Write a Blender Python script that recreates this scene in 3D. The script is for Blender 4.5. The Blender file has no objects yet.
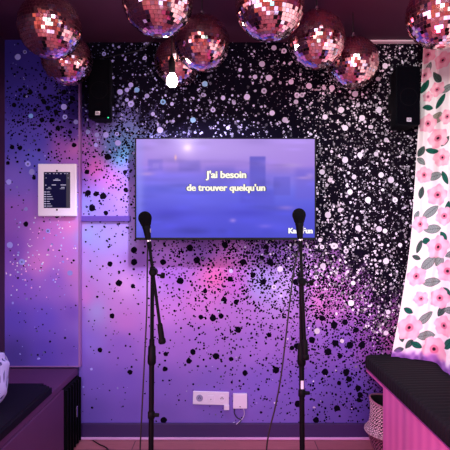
import bpy, bmesh, math, random
import numpy as np
from mathutils import Vector, Matrix

random.seed(11); rng = np.random.default_rng(11)
C = bpy.context.scene.collection
PI = math.pi
F = 485.0; CAMZ = 1.4; HY = 232.0; WALL = 3.3; CEIL = 2.69
LX = -1.478; RX = 1.5; BACK = -3.0; ALC = .5; ALF = 1.3; BULK = 1.8; HX = 3.2; HZ = 3.6

def at(px, py, d):
    "room point seen at a photo pixel, d metres in front of the viewer"
    return Vector(((px - 225) * d / F, d, CAMZ + (HY - py) * d / F))
def lin(c):
    c = np.asarray(c, float) / 255.0
    return np.where(c <= 0.04045, c / 12.92, ((c + 0.055) / 1.055) ** 2.4)
def L4(c): return tuple(float(v) for v in lin(c)) + (1.0,)

# ------------------------------------------------------------------ materials
MATS = {}
def mat(name, col, rough=0.6, metal=0.0, emit=None, es=1.0, spec=0.5, noise=None, bump=None, sheen=0.0):
    if name in MATS: return MATS[name]
    m = bpy.data.materials.new(name); m.use_nodes = True
    nt = m.node_tree; b = nt.nodes['Principled BSDF']
    b.inputs['Base Color'].default_value = L4(col)
    b.inputs['Roughness'].default_value = rough
    b.inputs['Metallic'].default_value = metal
    b.inputs['Specular IOR Level'].default_value = spec
    if emit is not None:
        b.inputs['Emission Color'].default_value = L4(emit); b.inputs['Emission Strength'].default_value = es
    if noise:                                   # noise = (scale, colour 2)
        tc = nt.nodes.new('ShaderNodeTexCoord'); n = nt.nodes.new('ShaderNodeTexNoise')
        n.inputs['Scale'].default_value = noise[0]; n.inputs['Detail'].default_value = 4
        mx = nt.nodes.new('ShaderNodeMix'); mx.data_type = 'RGBA'
        mx.inputs[6].default_value = L4(col); mx.inputs[7].default_value = L4(noise[1])
        nt.links.new(tc.outputs['Object'], n.inputs['Vector'])
        nt.links.new(n.outputs['Fac'], mx.inputs[0]); nt.links.new(mx.outputs[2], b.inputs['Base Color'])
    if bump:                                    # bump = (kind, scale, strength)
        tc = nt.nodes.new('ShaderNodeTexCoord'); bp = nt.nodes.new('ShaderNodeBump')
        if bump[0] == 'noise':
            n = nt.nodes.new('ShaderNodeTexNoise'); out = n.outputs['Fac']
        else:
            n = nt.nodes.new('ShaderNodeTexWave'); n.bands_direction = bump[0]; out = n.outputs['Fac']
        n.inputs['Scale'].default_value = bump[1]
        bp.inputs['Strength'].default_value = bump[2]; bp.inputs['Distance'].default_value = 0.01
        nt.links.new(tc.outputs['Object'], n.inputs['Vector']); nt.links.new(out, bp.inputs['Height'])
        nt.links.new(bp.outputs['Normal'], b.inputs['Normal'])
    MATS[name] = m
    return m
def attr_mat(name, rough=0.6, emit=0.0, spec=0.3, base_black=False):
    m = bpy.data.materials.new(name); m.use_nodes = True
    nt = m.node_tree; b = nt.nodes['Principled BSDF']
    a = nt.nodes.new('ShaderNodeAttribute'); a.attribute_name = 'print'
    b.inputs['Roughness'].default_value = rough; b.inputs['Specular IOR Level'].default_value = spec
    if base_black: b.inputs['Base Color'].default_value = (0.004, 0.004, 0.006, 1)
    else: nt.links.new(a.outputs['Color'], b.inputs['Base Color'])
    if emit:
        nt.links.new(a.outputs['Color'], b.inputs['Emission Color']); b.inputs['Emission Strength'].default_value = emit
    return m

# ------------------------------------------------------------------ mesh helpers
def link(name, me, m, parent=None, smooth=False, loc=None):
    o = bpy.data.objects.new(name, me); C.objects.link(o)
    if m is not None: me.materials.append(m)
    if smooth:
        me.polygons.foreach_set('use_smooth', [True] * len(me.polygons))
    if parent is not None: o.parent = parent
    if loc is not None: o.location = loc
    return o
def obj(name, bm, m, parent=None, smooth=False, loc=None, sharp=None):
    bmesh.ops.recalc_face_normals(bm, faces=bm.faces[:])
    me = bpy.data.meshes.new(name); bm.to_mesh(me); bm.free()
    o = link(name, me, m, parent, smooth, loc)
    if smooth and sharp is not None: me.set_sharp_from_angle(angle=math.radians(sharp))
    return o
def thing(name, label, cat, loc=(0, 0, 0), rot=(0, 0, 0), group=None):
    o = bpy.data.objects.new(name, None); C.objects.link(o); o.empty_display_size = 0.05
    o.location = loc; o.rotation_euler = rot
    return tag(o, label, cat, group)
def tag(o, label, cat, group=None, kind=None):
    o['label'] = label; o['category'] = cat
    if group: o['group'] = group
    if kind: o['kind'] = kind
    return o
def struct(o):
    o['kind'] = 'structure'; return o
def box(bm, x0, x1, y0, y1, z0, z1, bev=0.0, seg=2):
    r = bmesh.ops.create_cube(bm, size=1.0)
    vs = r['verts']
    for v in vs:
        v.co = Vector(((x0 + x1) / 2 + v.co.x * (x1 - x0), (y0 + y1) / 2 + v.co.y * (y1 - y0), (z0 + z1) / 2 + v.co.z * (z1 - z0)))
    if bev:
        es = list({e for v in vs for e in v.link_edges})
        bmesh.ops.bevel(bm, geom=es, offset=bev, segments=seg, affect='EDGES', profile=0.5)
    return bm
def B(*a, **k): return box(bmesh.new(), *a, **k)
def lathe(bm, prof, n=32, center=(0, 0, 0), axis=None, cap=True):
    "prof = [(r, h)...] turned about axis (default z) through center"
    M = Matrix.Translation(center)
    if axis is not None: M = M @ Vector((0, 0, 1)).rotation_difference(Vector(axis).normalized()).to_matrix().to_4x4()
    rings = []
    for r, h in prof:
        rings.append([bm.verts.new(M @ Vector((r * math.cos(2 * PI * i / n), r * math.sin(2 * PI * i / n), h))) for i in range(n)])
    for a, b in zip(rings, rings[1:]):
        for i in range(n):
            bm.faces.new((a[i], a[(i + 1) % n], b[(i + 1) % n], b[i]))
    if cap:
        bm.faces.new(rings[0][::-1]); bm.faces.new(rings[-1])
    return bm
def rod(bm, a, b, r0, r1=None, n=16, ends=0.15):
    a, b = Vector(a), Vector(b); r1 = r0 if r1 is None else r1
    L = (b - a).length; e = min(ends * r0, L * .2)
    return lathe(bm, [(r0 - e, 0), (r0, e), (r1, L - e), (r1 - e, L)], n, a, b - a)
def spline(pts, n=60):
    pts = [Vector(p) for p in pts]; out = []
    P = [pts[0] * 2 - pts[1]] + pts + [pts[-1] * 2 - pts[-2]]
    seg = len(pts) - 1
    for k in range(n + 1):
        t = k / n * seg; i = min(int(t), seg - 1); t -= i
        p0, p1, p2, p3 = P[i:i + 4]
        out.append(0.5 * ((2 * p1) + (p2 - p0) * t + (2 * p0 - 5 * p1 + 4 * p2 - p3) * t * t + (3 * p1 - p0 - 3 * p2 + p3) * t ** 3))
    return out
def tube(bm, pts, r, n=8):
    rings = []; up = Vector((0.31, 0.17, 0.93))
    for i, p in enumerate(pts):
        t = (pts[min(i + 1, len(pts) - 1)] - pts[max(i - 1, 0)]).normalized()
        s = t.cross(up)
        if s.length < 1e-3: s = t.cross(Vector((1, 0, 0)))
        s.normalize(); w = s.cross(t).normalized(); up = w
        rings.append([bm.verts.new(p + (s * math.cos(2 * PI * k / n) + w * math.sin(2 * PI * k / n)) * r) for k in range(n)])
    for a, b in zip(rings, rings[1:]):
        for k in range(n): bm.faces.new((a[k], a[(k + 1) % n], b[(k + 1) % n], b[k]))
    bm.faces.new(rings[0][::-1]); bm.faces.new(rings[-1])
    return bm
def grid_mesh(name, co, nu, nv, col=None):
    "co (nv, nu, 3), col (nv, nu, 3) linear"
    idx = np.arange(nu * nv).reshape(nv, nu)
    f = np.stack([idx[:-1, :-1], idx[:-1, 1:], idx[1:, 1:], idx[1:, :-1]], -1).reshape(-1, 4)
    me = bpy.data.meshes.new(name)
    me.vertices.add(nu * nv); me.vertices.foreach_set('co', co.reshape(-1).astype(np.float32))
    me.loops.add(f.size); me.loops.foreach_set('vertex_index', f.reshape(-1).astype(np.int32))
    me.polygons.add(len(f)); me.polygons.foreach_set('loop_start', np.arange(0, f.size, 4, dtype=np.int32))
    me.update(calc_edges=True)
    if col is not None: paint(me, col.reshape(-1, 3))
    return me
def paint(me, col):
    a = me.color_attributes.new('print', 'FLOAT_COLOR', 'POINT')
    a.data.foreach_set('color', np.concatenate([col, np.ones((len(col), 1))], 1).reshape(-1).astype(np.float32))
def text_mesh(s, width, bold, space=1.0, heavy=0.0):
    cu = bpy.data.curves.new('writing', 'FONT'); cu.body = s; cu.align_x = 'CENTER'; cu.align_y = 'CENTER'
    cu.offset = bold; cu.space_character = space; cu.resolution_u = 4; cu.size = 1.0
    o = bpy.data.objects.new('writing', cu); C.objects.link(o)
    dg = bpy.context.evaluated_depsgraph_get(); dg.update()
    me = bpy.data.meshes.new_from_object(o.evaluated_get(dg))
    bpy.data.objects.remove(o); bpy.data.curves.remove(cu)
    co = np.array([v.co[:] for v in me.vertices])
    x0, x1 = co[:, 0].min(), co[:, 0].max(); k = width / (x1 - x0)
    for v in me.vertices: v.co = Vector(((v.co.x - (x0 + x1) / 2) * k, 0, v.co.y * k))
    if heavy:                                    # thicken the strokes
        b3_ = bmesh.new()
        for i, dx in enumerate((-heavy, 0, heavy)):
            m2 = me.copy()
            for v in m2.vertices: v.co.x += dx * k; v.co.y = -.00005 * i
            b3_.from_mesh(m2); bpy.data.meshes.remove(m2)
        b3_.to_mesh(me); b3_.free()
    return me

# ------------------------------------------------------------------ shared materials
M_black = mat('black_metal', (3, 3, 8), 0.5, 0.0, spec=.12)
M_rubber = mat('black_plastic', (4, 4, 9), 0.6, spec=.12)
M_foam = mat('black_foam', (10, 9, 13), 0.95, spec=0.1, bump=('noise', 900, 0.5))
M_chrome = mat('highlight_chrome', (210, 205, 220), 0.18, 1.0)
M_white = mat('white_plastic', (225, 215, 240), 0.45)
M_grille = mat('speaker_grille', (3, 3, 10), 0.9, 0.0, spec=.06, bump=('noise', 700, 0.4))
M_cab = mat('speaker_box', (3, 3, 12), 0.7, spec=.1)
M_cable = mat('cable_rubber', (10, 9, 14), 0.5)

# ================================================================== SETTING
M_wall = mat('plum_paint', (62, 20, 62), 0.7, noise=(3, (52, 16, 56)))
M_ceil = mat('maroon_ceiling', (66, 18, 54), 0.65, noise=(1.5, (56, 14, 48)))
M_backwall = mat('rose_paint', (150, 50, 90), 0.7, noise=(2, (120, 40, 90)))
struct(obj('wall_back', B(LX - .1, RX + .1, WALL, WALL + .1, -.1, CEIL + .1), mat('violet_paint', (70, 48, 130), .7, noise=(4, (60, 40, 120)))))
struct(obj('wall_left', B(LX - .1, LX, ALF, WALL, -.1, HZ + .1), M_wall))
struct(obj('wall_right', B(RX, RX + .1, ALC, WALL, -.1, HZ + .1), M_backwall))
struct(obj('ceiling', B(LX - .1, RX + .1, BULK, WALL + .1, CEIL, CEIL + .1), M_ceil))
# the taller hall behind the viewer that the mirror tiles reflect
M_hall = mat('peach_plaster', (236, 176, 150), .7, noise=(2, (222, 130, 110)))
struct(obj('wall_rear', B(-HX - .1, HX + .1, BACK - .1, BACK, -.1, HZ + .1), M_hall))
struct(obj('wall_hall_left', B(-HX - .1, -HX, BACK, ALF + .1, -.1, HZ + .1), M_hall))
struct(obj('wall_hall_right', B(HX, HX + .1, BACK, ALC, -.1, HZ + .1), M_hall))
hb = bmesh.new(); box(hb, -HX, LX - .1, ALF, ALF + .1, -.1, HZ + .1); struct(obj('wall_alcove_left', hb, M_hall))
hb = bmesh.new(); box(hb, RX, HX, ALC - .1, ALC, -.1, HZ + .1); struct(obj('wall_alcove_right', hb, M_hall))
struct(obj('trim_4', B(LX, RX, BULK - .1, BULK, CEIL, HZ + .1), M_hall))
struct(obj('ceiling_hall', B(-HX - .1, HX + .1, BACK - .1, BULK, HZ, HZ + .1), mat('mauve_ceiling', (150, 90, 130), .7)))
# floor boards
mf = bpy.data.materials.new('pink_floorboards'); mf.use_nodes = True
nt = mf.node_tree; b = nt.nodes['Principled BSDF']; b.inputs['Roughness'].default_value = .4
tc = nt.nodes.new('ShaderNodeTexCoord'); br = nt.nodes.new('ShaderNodeTexBrick'); nz = nt.nodes.new('ShaderNodeTexNoise')
mp = nt.nodes.new('ShaderNodeMapping'); mp.inputs['Scale'].default_value = (2, 30, 2)
br.inputs['Scale'].default_value = 1; br.inputs['Brick Width'].default_value = 1.2; br.inputs['Row Height'].default_value = .13
br.inputs['Mortar Size'].default_value = .003
br.inputs['Color1'].default_value = L4((196, 120, 128)); br.inputs['Color2'].default_value = L4((176, 100, 112)); br.inputs['Mortar'].default_value = L4((70, 30, 50))
mx = nt.nodes.new('ShaderNodeMix'); mx.data_type = 'RGBA'; mx.blend_type = 'MULTIPLY'; mx.inputs[0].default_value = .5
nt.links.new(tc.outputs['Object'], br.inputs['Vector']); nt.links.new(tc.outputs['Object'], mp.inputs['Vector']); nt.links.new(mp.outputs[0], nz.inputs['Vector'])
nt.links.new(br.outputs['Color'], mx.inputs[6]); nt.links.new(nz.outputs['Fac'], mx.inputs[7]); nt.links.new(mx.outputs[2], b.inputs['Base Color'])
struct(obj('floor', B(-HX - .1, HX + .1, BACK - .1, WALL + .1, -.1, 0), mf))
# skirting along the mural and the quarter-round at its foot
bb = B(-1.0, 1.3, WALL - .022, WALL - .003, 0.012, .105, bev=.004)
struct(obj('baseboard_back', bb, mat('dark_violet_gloss', (52, 24, 88), .5)))
q = bmesh.new()
box(q, -.975, 1.3, WALL - .042, WALL - .022, 0, .016, bev=.006, seg=3)
struct(obj('trim_1', q, mat('pale_trim', (205, 150, 205), .45)))
# pale cornice line in the right ceiling corner
cb = bmesh.new(); box(cb, .945, 1.32, WALL - .05, WALL - .004, CEIL - .012, CEIL - .001, bev=.003)
struct(obj('trim_2', cb, mat('pale_cornice', (235, 215, 225), .5)))

# ------------------------------------------------------------------ the printed mural
# print colour with pink, teal and blue light painted in, control points on the wall in pixels of the photo: x, y, (r, g, b)
CP = [
 (8,55,(44,32,130)),(40,60,(46,34,140)),(75,70,(26,16,80)),(20,100,(50,40,150)),(55,105,(46,34,140)),(76,110,(30,18,90)),
 (10,140,(78,66,190)),(40,140,(76,64,190)),(70,136,(60,44,150)),(74,148,(205,110,200)),(62,146,(150,80,190)),(15,180,(120,92,215)),(35,160,(90,86,215)),(78,180,(120,90,210)),
 (15,215,(150,92,215)),(50,232,(190,108,215)),(72,226,(225,120,205)),(12,250,(130,80,210)),(40,262,(205,118,215)),(70,250,(190,110,220)),(20,285,(130,84,215)),
 (55,280,(140,92,215)),(75,270,(196,110,200)),(15,320,(96,70,200)),(45,320,(104,76,212)),(75,310,(110,72,195)),(15,355,(78,58,160)),(45,352,(98,70,200)),(74,350,(104,70,190)),
 (83,160,(150,85,210)),(95,168,(225,100,205)),(110,178,(190,105,220)),(122,156,(90,170,200)),(116,150,(80,110,200)),(130,165,(130,100,220)),(100,200,(150,120,235)),(85,205,(130,135,235)),(125,205,(170,130,240)),
 (86,235,(140,160,250)),(100,240,(160,150,250)),(120,240,(170,145,250)),(86,265,(170,140,240)),(110,270,(190,140,240)),(125,285,(215,150,240)),
 (85,300,(205,120,220)),(95,310,(160,150,240)),(115,305,(190,125,225)),(125,320,(190,115,220)),(90,345,(140,110,230)),(120,345,(140,95,215)),
 (90,380,(115,85,205)),(125,385,(118,85,205)),(95,412,(100,75,185)),(130,412,(108,78,190)),
 (140,260,(130,85,190)),(150,285,(195,140,245)),(170,275,(170,105,225)),(165,310,(200,125,235)),(215,278,(225,105,190)),(235,285,(190,100,215)),(200,300,(205,120,225)),(260,285,(165,150,240)),(240,310,(175,115,220)),
 (285,290,(190,160,245)),(160,345,(160,105,220)),(200,345,(160,105,220)),(250,345,(150,105,215)),(300,300,(160,115,215)),(320,300,(205,115,205)),(310,340,(140,95,205)),
 (340,345,(120,80,190)),(370,345,(120,65,160)),(395,340,(150,70,150)),(160,385,(122,88,200)),(210,385,(125,92,205)),(260,385,(118,90,205)),(310,385,(108,82,195)),(350,385,(92,68,175)),
 (160,415,(110,80,185)),(220,415,(112,84,190)),(280,415,(108,84,190)),(330,415,(92,70,170)),(370,410,(74,54,150)),(400,390,(70,40,120)),
 (200,250,(120,80,180)),(270,250,(120,80,180)),(330,300,(170,95,190)),(200,200,(130,90,200)),
]
CPX = np.array([(c[0], c[1]) for c in CP], float); CPC = np.array([c[2] for c in CP], float)
def print_light_base(x, y):
    d2 = (x[..., None] - CPX[:, 0]) ** 2 + (y[..., None] - CPX[:, 1]) ** 2 + 90
    w = d2 ** -1.7
    c = (w[..., None] * CPC).sum(-2) / w.sum(-1)[..., None]
    return np.clip(c * np.array((1.02, 1.07, .96)) + 4, 0, 255)
def yb(x): return np.interp(x, [79, 84, 112, 135, 200, 260, 316, 345, 375, 400, 430, 460], [105, 120, 126, 132, 190, 228, 268, 285, 318, 335, 345, 345])
def smooth(a, b, x):
    t = np.clip((x - a) / (b - a), 0, 1); return t * t * (3 - 2 * t)
NIGHT = np.array((7, 4, 20.)); NIGHT_R = np.array((14, 6, 20.))
def wall_colour(x, y):
    c = print_light_base(x, y)
    t = y - yb(x) + 9 * np.sin(x * .21) + 6 * np.sin(x * .47 + y * .33)
    k = np.where(x > 79, 1 - smooth(-48, -4, t), 0)[..., None]
    n = NIGHT + (NIGHT_R - NIGHT) * smooth(280, 380, x)[..., None]
    return c * (1 - k) + n * k
def blob(px, py, r, n=7, jit=.25):
    a0 = random.random() * 6.28
    return [(px + r * (1 + jit * (random.random() * 2 - 1)) * math.cos(a0 + 2 * PI * i / n), py + r * (1 + jit * (random.random() * 2 - 1)) * math.sin(a0 + 2 * PI * i / n)) for i in range(n)]
def wall_pt(px, py, y, k): return ((px - 225) * k, y, CAMZ + (HY - py) * k)

def coverage_black(x, y):
    if x < 79:
        g = .40 * math.exp(-((x - 62) / 26) ** 2 - ((y - 104) / 30) ** 2) + .28 * math.exp(-((x - 25) / 24) ** 2 - ((y - 112) / 32) ** 2) + .10 * math.exp(-((x - 66) / 22) ** 2 - ((y - 165) / 22) ** 2)
        return g + .012
    t = y - float(yb(x))
    if t < -75: return .0
    side = 1.0 if t < -15 else float(np.interp(x, [79, 100, 135, 165, 220, 420], [.28, .34, .55, .9, 1.0, 1.0]))
    return side * float(np.interp(t, [-75, -45, -20, 5, 28, 60, 90, 130, 170, 230], [.9, 1.2, 1.3, 1.1, .72, .40, .23, .12, .06, .015])) + .004
def coverage_white(x, y):
    if x < 79:
        return .008 + .03 * math.exp(-((x - 45) / 30) ** 2 - ((y - 245) / 50) ** 2)
    t = y - float(yb(x))
    right = float(smooth(285, 330, np.array(float(x))))
    inside = float(1 - smooth(-10, 45, np.array(t)))
    return inside * (.17 + .20 * right) + .004
def scatter(cov, rlo, rhi, x0, x1, y0, y1, pw=2.0):
    out = []; amean = PI * (rlo ** 2 + rlo * rhi + rhi ** 2) / 3 * .75
    n = int((x1 - x0) * (y1 - y0) / amean * 1.5)
    for _ in range(n):
        x = random.uniform(x0, x1); y = random.uniform(y0, y1)
        if random.random() < cov(x, y) / 1.5:
            out.append((x, y, rlo + (rhi - rlo) * random.random() ** pw))
    return out
BIG_BLACK = [(166,354),(193,352),(189,361),(201,317),(216,356),(245,373),(276,370),(269,335),(292,348),(231,359),(165,369),(164,420),(298,404),(297,346),
 (312,340),(335,343),(322,318),(334,325),(340,356),(339,383),(358,388),(359,400),(337,408),(316,420),(349,379),(119,283),(133,286),(88,193),(96,194),(103,196),
 (106,213),(92,208),(125,172),(87,172),(126,190),(134,262),(134,250),(108,157),(112,316),(130,372),(110,264),(163,262),(190,248),(197,260),(230,279),(253,275),
 (263,282),(213,318),(221,316),(236,302),(224,300),(238,330),(262,258),(270,262),(296,282),(180,281),(205,291),(243,262),(225,245),(266,247),(346,372),(360,395),(325,372),(100,350),(345,322),(356,330),(362,345),(350,345),(328,352),(372,372)]
BIG_BLACK_LEFT = [(57,216),(26,224),(39,150),(8,163),(62,167),(72,172),(12,147),(20,148),(30,92),(40,95),(52,120),(66,118),(72,98),(60,103),(70,132),(50,134),(35,110),(25,96),(45,88),(74,145),(14,105),(64,92),(56,112),(34,178),(48,108),(42,120),(68,108),(58,128),(44,102),(20,90)]
BIG_WHITE_LEFT = [(18,57),(25,52),(64,107),(65,117),(31,116),(28,164),(32,172),(26,209),(48,231),(10,245),(22,262),(70,273),(9,182),(76,122)]
BIG_WHITE = [(145,58),(104,54),(120,92),(127,100),(131,104),(137,90),(117,134),(106,135),(96,145),(97,135),(88,132),(127,90),(131,85),(147,96),(118,143),
 (205,84),(203,95),(213,110),(223,98),(234,103),(247,97),(255,77),(269,78),(284,51),(274,48),(291,82),(297,95),(264,91),(272,113),(228,128),(193,120),(172,104),(163,102),(153,114),(160,130),(176,148),(240,70),(262,64),
 (296,102),(297,96),(285,120),(302,95),(309,86),(324,88),(355,94),(358,105),(325,117),(332,88),(370,78),(385,66),(378,79),(379,110),(371,127),(386,140),(362,118),(354,177),(341,110),(345,128),
 (360,155),(376,154),(381,175),(391,180),(368,200),(340,210),(328,215),(358,228),(379,229),(385,231),(335,246),(346,251),(322,247),(386,261),(323,266),(353,283),(316,277),(334,246),(400,245),(395,200),(330,180),(345,160),(322,172),(350,192),
 (320,240),(317,331),(386,333),(388,312),(342,341),(351,303),(274,287),(231,271),(280,269)]
def build_mural(name, x0, x1, y0, y1, yfront, keep):
    nu, nv = int(x1 - x0), int(y1 - y0)
    xs = np.linspace(x0, x1, nu); ys = np.linspace(y0, y1, nv)
    X, Y = np.meshgrid(xs, ys)
    kk = yfront / F
    co = np.stack([(X - 225) * kk, np.full_like(X, yfront), CAMZ + (HY - Y) * kk], -1)
    verts = co.reshape(-1, 3); cols = lin(wall_colour(X, Y)).reshape(-1, 3)
    idx = np.arange(nu * nv).reshape(nv, nu)
    faces = np.stack([idx[:-1, :-1], idx[1:, :-1], idx[1:, 1:], idx[:-1, 1:]], -1).reshape(-1, 4).tolist()
    V = [verts]; K = [cols]; base = len(verts)
    lay = []
    def add(px, py, r, col, level, n=7, jit=.25):
        lay.append((px, py, r, col, level, n, jit))
    def shade(x, y):
        # glitter picks up blue on the left, lilac in the middle, pale pink on the right
        t = np.interp(x, [80, 200, 330, 420], [0, .45, 1, 1])
        c = np.array((166, 164, 250.)) * (1 - t) + np.array((244, 234, 250.)) * t
        return c * random.choice([.35, .5, .65, .8, .95, 1.0])
    for x, y, r in scatter(coverage_black, .5, 1.35, x0, x1, y0, y1): add(x, y, r, (9, 4, 22), 1, 6)
    for x, y, r in scatter(coverage_white, .33, 1.6, x0, x1, y0, y1, 3.0): add(x, y, r, shade(x, y), 3, 5, .45)
    for x, y in BIG_BLACK + BIG_BLACK_LEFT:
        if (x < 79) == (x1 < 90) : add(x, y, random.uniform(2.3, 3.6) if x > 79 else random.uniform(1.7, 2.8), (9, 4, 22), 2, 13, .16)
    for x, y in BIG_WHITE + BIG_WHITE_LEFT:
        if (x < 79) == (x1 < 90):
            c = shade(x, y); c = c / c.max() * random.choice([222, 246, 255])
            if random.random() < .1 and x < 220: c = c * np.array((.72, 1.0, .95))
            add(x, y, random.uniform(1.9, 3.2), c, 4, 12, .07)
            if random.random() < .2: add(x, y, random.uniform(.8, 1.4), c * .6, 5, 9, .1)
    if x1 < 90:                                  # spray of fine bright specks across the panel
        for _ in range(120):
            q = random.random(); x = 78 - 66 * q + random.gauss(0, 11); y = 205 + 75 * q + random.gauss(0, 17)
            add(x, y, random.uniform(.45, 1.0), random.choice([(255, 250, 255), (200, 215, 255), (255, 190, 240)]), 4, 6, .2)
    for px, py, r, col, level, n, jit in sorted(lay, key=lambda q: q[4]):
        if not (x0 + r < px < x1 - r and y0 + r < py < y1 - r) or not keep(px, py): continue
        ring = blob(px, py, r, n, jit)
        V.append(np.array([wall_pt(a, c, yfront - .0004 * level - random.random() * .0003, kk) for a, c in ring]))
        K.append(np.tile(lin(np.clip(col, 0, 255)), (n, 1)))
        faces.append(list(range(base, base + n))); base += n
    me = bpy.data.meshes.new(name)
    me.from_pydata(np.concatenate(V).tolist(), [], faces); me.update()
    paint(me, np.concatenate(K))
    return struct(link(name, me, attr_mat(name + '_print', .85, spec=.06)))
build_mural('wall_mural', 79, 447, 41.5, 424, WALL - .003, lambda x, y: True)
# boxed-out panel left of the mural, the print runs on over its face
PF = WALL - .045
build_mural('wall_panel', 4.7, 79.5, 37, 366, PF, lambda x, y: True)
pp = lambda px: (px - 225) * PF / F
pb_ = CAMZ + (HY - 366) * PF / F
pw = lambda px: (px - 225) * WALL / F
pz = lambda py: CAMZ + (HY - py) * WALL / F
pe = bmesh.new()
box(pe, pp(79.5) - .008, pp(79.5) + .005, PF - .001, WALL - .003, pb_ - .008, CEIL - .002, bev=.002)
box(pe, LX + .001, pp(79.5) - .008, PF - .001, WALL - .003, pb_ - .008, pb_ + .001, bev=.001)
struct(obj('trim_3', pe, mat('panel_edge', (150, 100, 170), .5)))
# shadow bar between panel and television, built as a solid violet strip
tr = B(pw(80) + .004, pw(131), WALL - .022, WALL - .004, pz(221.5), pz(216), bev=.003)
tag(obj('shadow_bar', tr, mat('shadow_violet', (92, 60, 170), .5)), 'slim violet strip standing for a shadow bar between the left wall panel and the screen', 'shadow bar')

# ================================================================== TELEVISION
TD = 3.18
tv = thing('television', 'wall-mounted flat television showing French karaoke lyrics over a blurred city', 'television', at(225.5, 189, TD))
tw, th = 181 * TD / F, 102 * TD / F
bm = bmesh.new(); bz = .009
box(bm, -tw / 2, tw / 2, .004, .045, -th / 2, th / 2, bev=.004)
M_tv = mat('tv_black', (6, 6, 18), .5, spec=.2)
obj('back_shell', bm, M_tv, tv)
bm = bmesh.new()
for s in (-1, 1):
    box(bm, s * tw / 2 - (bz if s > 0 else 0), s * tw / 2 + (bz if s < 0 else 0), -.004, .006, -th / 2, th / 2, bev=.0015)
box(bm, -tw / 2, tw / 2, -.004, .006, th / 2 - bz * .8, th / 2, bev=.0015)
box(bm, -tw / 2, tw / 2, -.004, .006, -th / 2, -th / 2 + .016, bev=.0015)
obj('bezel', bm, M_tv, tv)
bm = bmesh.new(); box(bm, -.2, .2, .045, WALL - .006 - TD, -.15, .15, bev=.004)
obj('wall_bracket', bm, M_black, tv)
NU, NV = 300, 168
u = np.linspace(0, 1, NU); v = np.linspace(0, 1, NV); U, Vv = np.meshgrid(u, v)     # v=0 bottom
sx, sy = U * 181 + 135, 240 - Vv * 102
top = np.array((168, 140, 232.)); mid = np.array((124, 112, 236.)); low = np.array((66, 62, 205.))
img = np.zeros((NV, NU, 3))
for k in range(3): img[..., k] = np.interp(sy, [138, 165, 190, 215, 240], [[184,150,100,86,78][k], [142,124,102,80,76][k], [228,220,226,216,210][k]][0:1] * 0 or [[176,158,104,84,76],[144,124,104,82,76],[232,224,230,214,208]][k])
def sm(a, b_, x): return smooth(a, b_, x)
def rect(x0, x1, y0, y1, s, col, a):
    m = sm(x0 - s, x0 + s, sx) * (1 - sm(x1 - s, x1 + s, sx)) * sm(y0 - s, y0 + s, sy) * (1 - sm(y1 - s, y1 + s, sy)) * a
    img[:] = img * (1 - m[..., None]) + np.array(col, float) * m[..., None]
def glow(x, y, rx, ry, col, a):
    m = np.exp(-((sx - x) / rx) ** 2 - ((sy - y) / ry) ** 2) * a
    img[:] = img * (1 - m[..., None]) + np.array(col, float) * m[..., None]
glow(215, 150, 70, 14, (190, 160, 236), .6); glow(290, 160, 30, 22, (176, 140, 226), .5)
rect(250, 266, 156, 190, 1.3, (92, 84, 196), .85); rect(147, 162, 159, 171, 2, (108, 96, 206), .6); rect(152, 158, 163, 168, 1, (150,130,222), .6)
rect(178, 200, 160, 172, 2.5, (108, 96, 206), .5); rect(274, 291, 177, 196, 1.5, (96, 86, 200), .6); rect(205, 235, 166, 176, 3, (112, 100, 210), .4)
rect(135, 316, 172, 180, 5, (104, 98, 224), .35); rect(240, 275, 190, 206, 3, (84, 78, 206), .5); rect(296, 316, 168, 200, 4, (110, 92, 208), .5)
for x, y, rx, ry, c, a in [(233,222,3,2,(176,140,230),.8),(286,209,8,2,(168,130,230),.7),(266,228,6,2,(150,120,230),.6),(146,174,8,2,(190,150,220),.7),(200,203,22,4,(100,100,236),.6),(170,215,20,5,(70,64,200),.6),
  (250,214,25,4,(70,64,198),.5),(305,178,7,1.5,(190,150,230),.7),(291,165,10,2,(200,170,236),.5),(160,196,20,4,(110,106,240),.6),(220,196,30,3,(96,94,228),.5),(180,228,30,4,(84,80,220),.6),(311,176,4,3,(200,160,236),.5)]:
    glow(x, y, rx, ry, c, a)
for _ in range(70):
    x, y = random.uniform(135, 316), random.uniform(140, 238); kd = random.random() < .55
    loc = img[int(np.clip((240 - y) / 102 * (NV - 1), 0, NV - 1)), int(np.clip((x - 135) / 181 * (NU - 1), 0, NU - 1))]
    glow(x, y, random.uniform(4, 22), random.uniform(1.5, 5), loc * (.8 if kd else 1.12) + (0, 0, 8), .35)
glow(187, 148, 9, 8, (214, 180, 246), .9); glow(187, 147, 4, 3.5, (255, 226, 250), 1.0); glow(175, 157, 1.2, 2.5, (240, 180, 190), .9)
glow(138, 190, 5, 60, (150, 150, 250), .5)
co = np.stack([(U - .5) * (tw - 2 * bz + .004), np.full_like(U, -.0005), -th / 2 + .014 + Vv * (th - .014 - bz * .8)], -1)
scr = link('screen', grid_mesh('screen', co, NU, NV, lin(img)), attr_mat('lcd_picture', .3, emit=1.0, spec=.06, base_black=True), tv)
M_ly = mat('lyric_cream', (40, 38, 30), .6, emit=(255, 250, 224), es=1.0)
M_ly2 = mat('lyric_outline', (6, 6, 20), .6, emit=(30, 26, 90), es=.6)
M_logo = mat('logo_white', (40, 40, 40), .6, emit=(250, 248, 255), es=1.0)
def on_screen(name, s, w, px, py, bold, m, outline):
    z = -(py - 189) * TD / F; x = (px - 225.5) * TD / F
    wm = w * TD / F
    if outline: link('text_outline', text_mesh(s, wm * 1.02, bold + .02, heavy=.07), M_ly2, scr, loc=(x, -.0022, z))
    link(name, text_mesh(s, wm, bold, heavy=.034), m, scr, loc=(x, -.0032, z))
on_screen('lyric_text', "J'ai besoin", 40, 226, 175, .016, M_ly, True)
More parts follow.
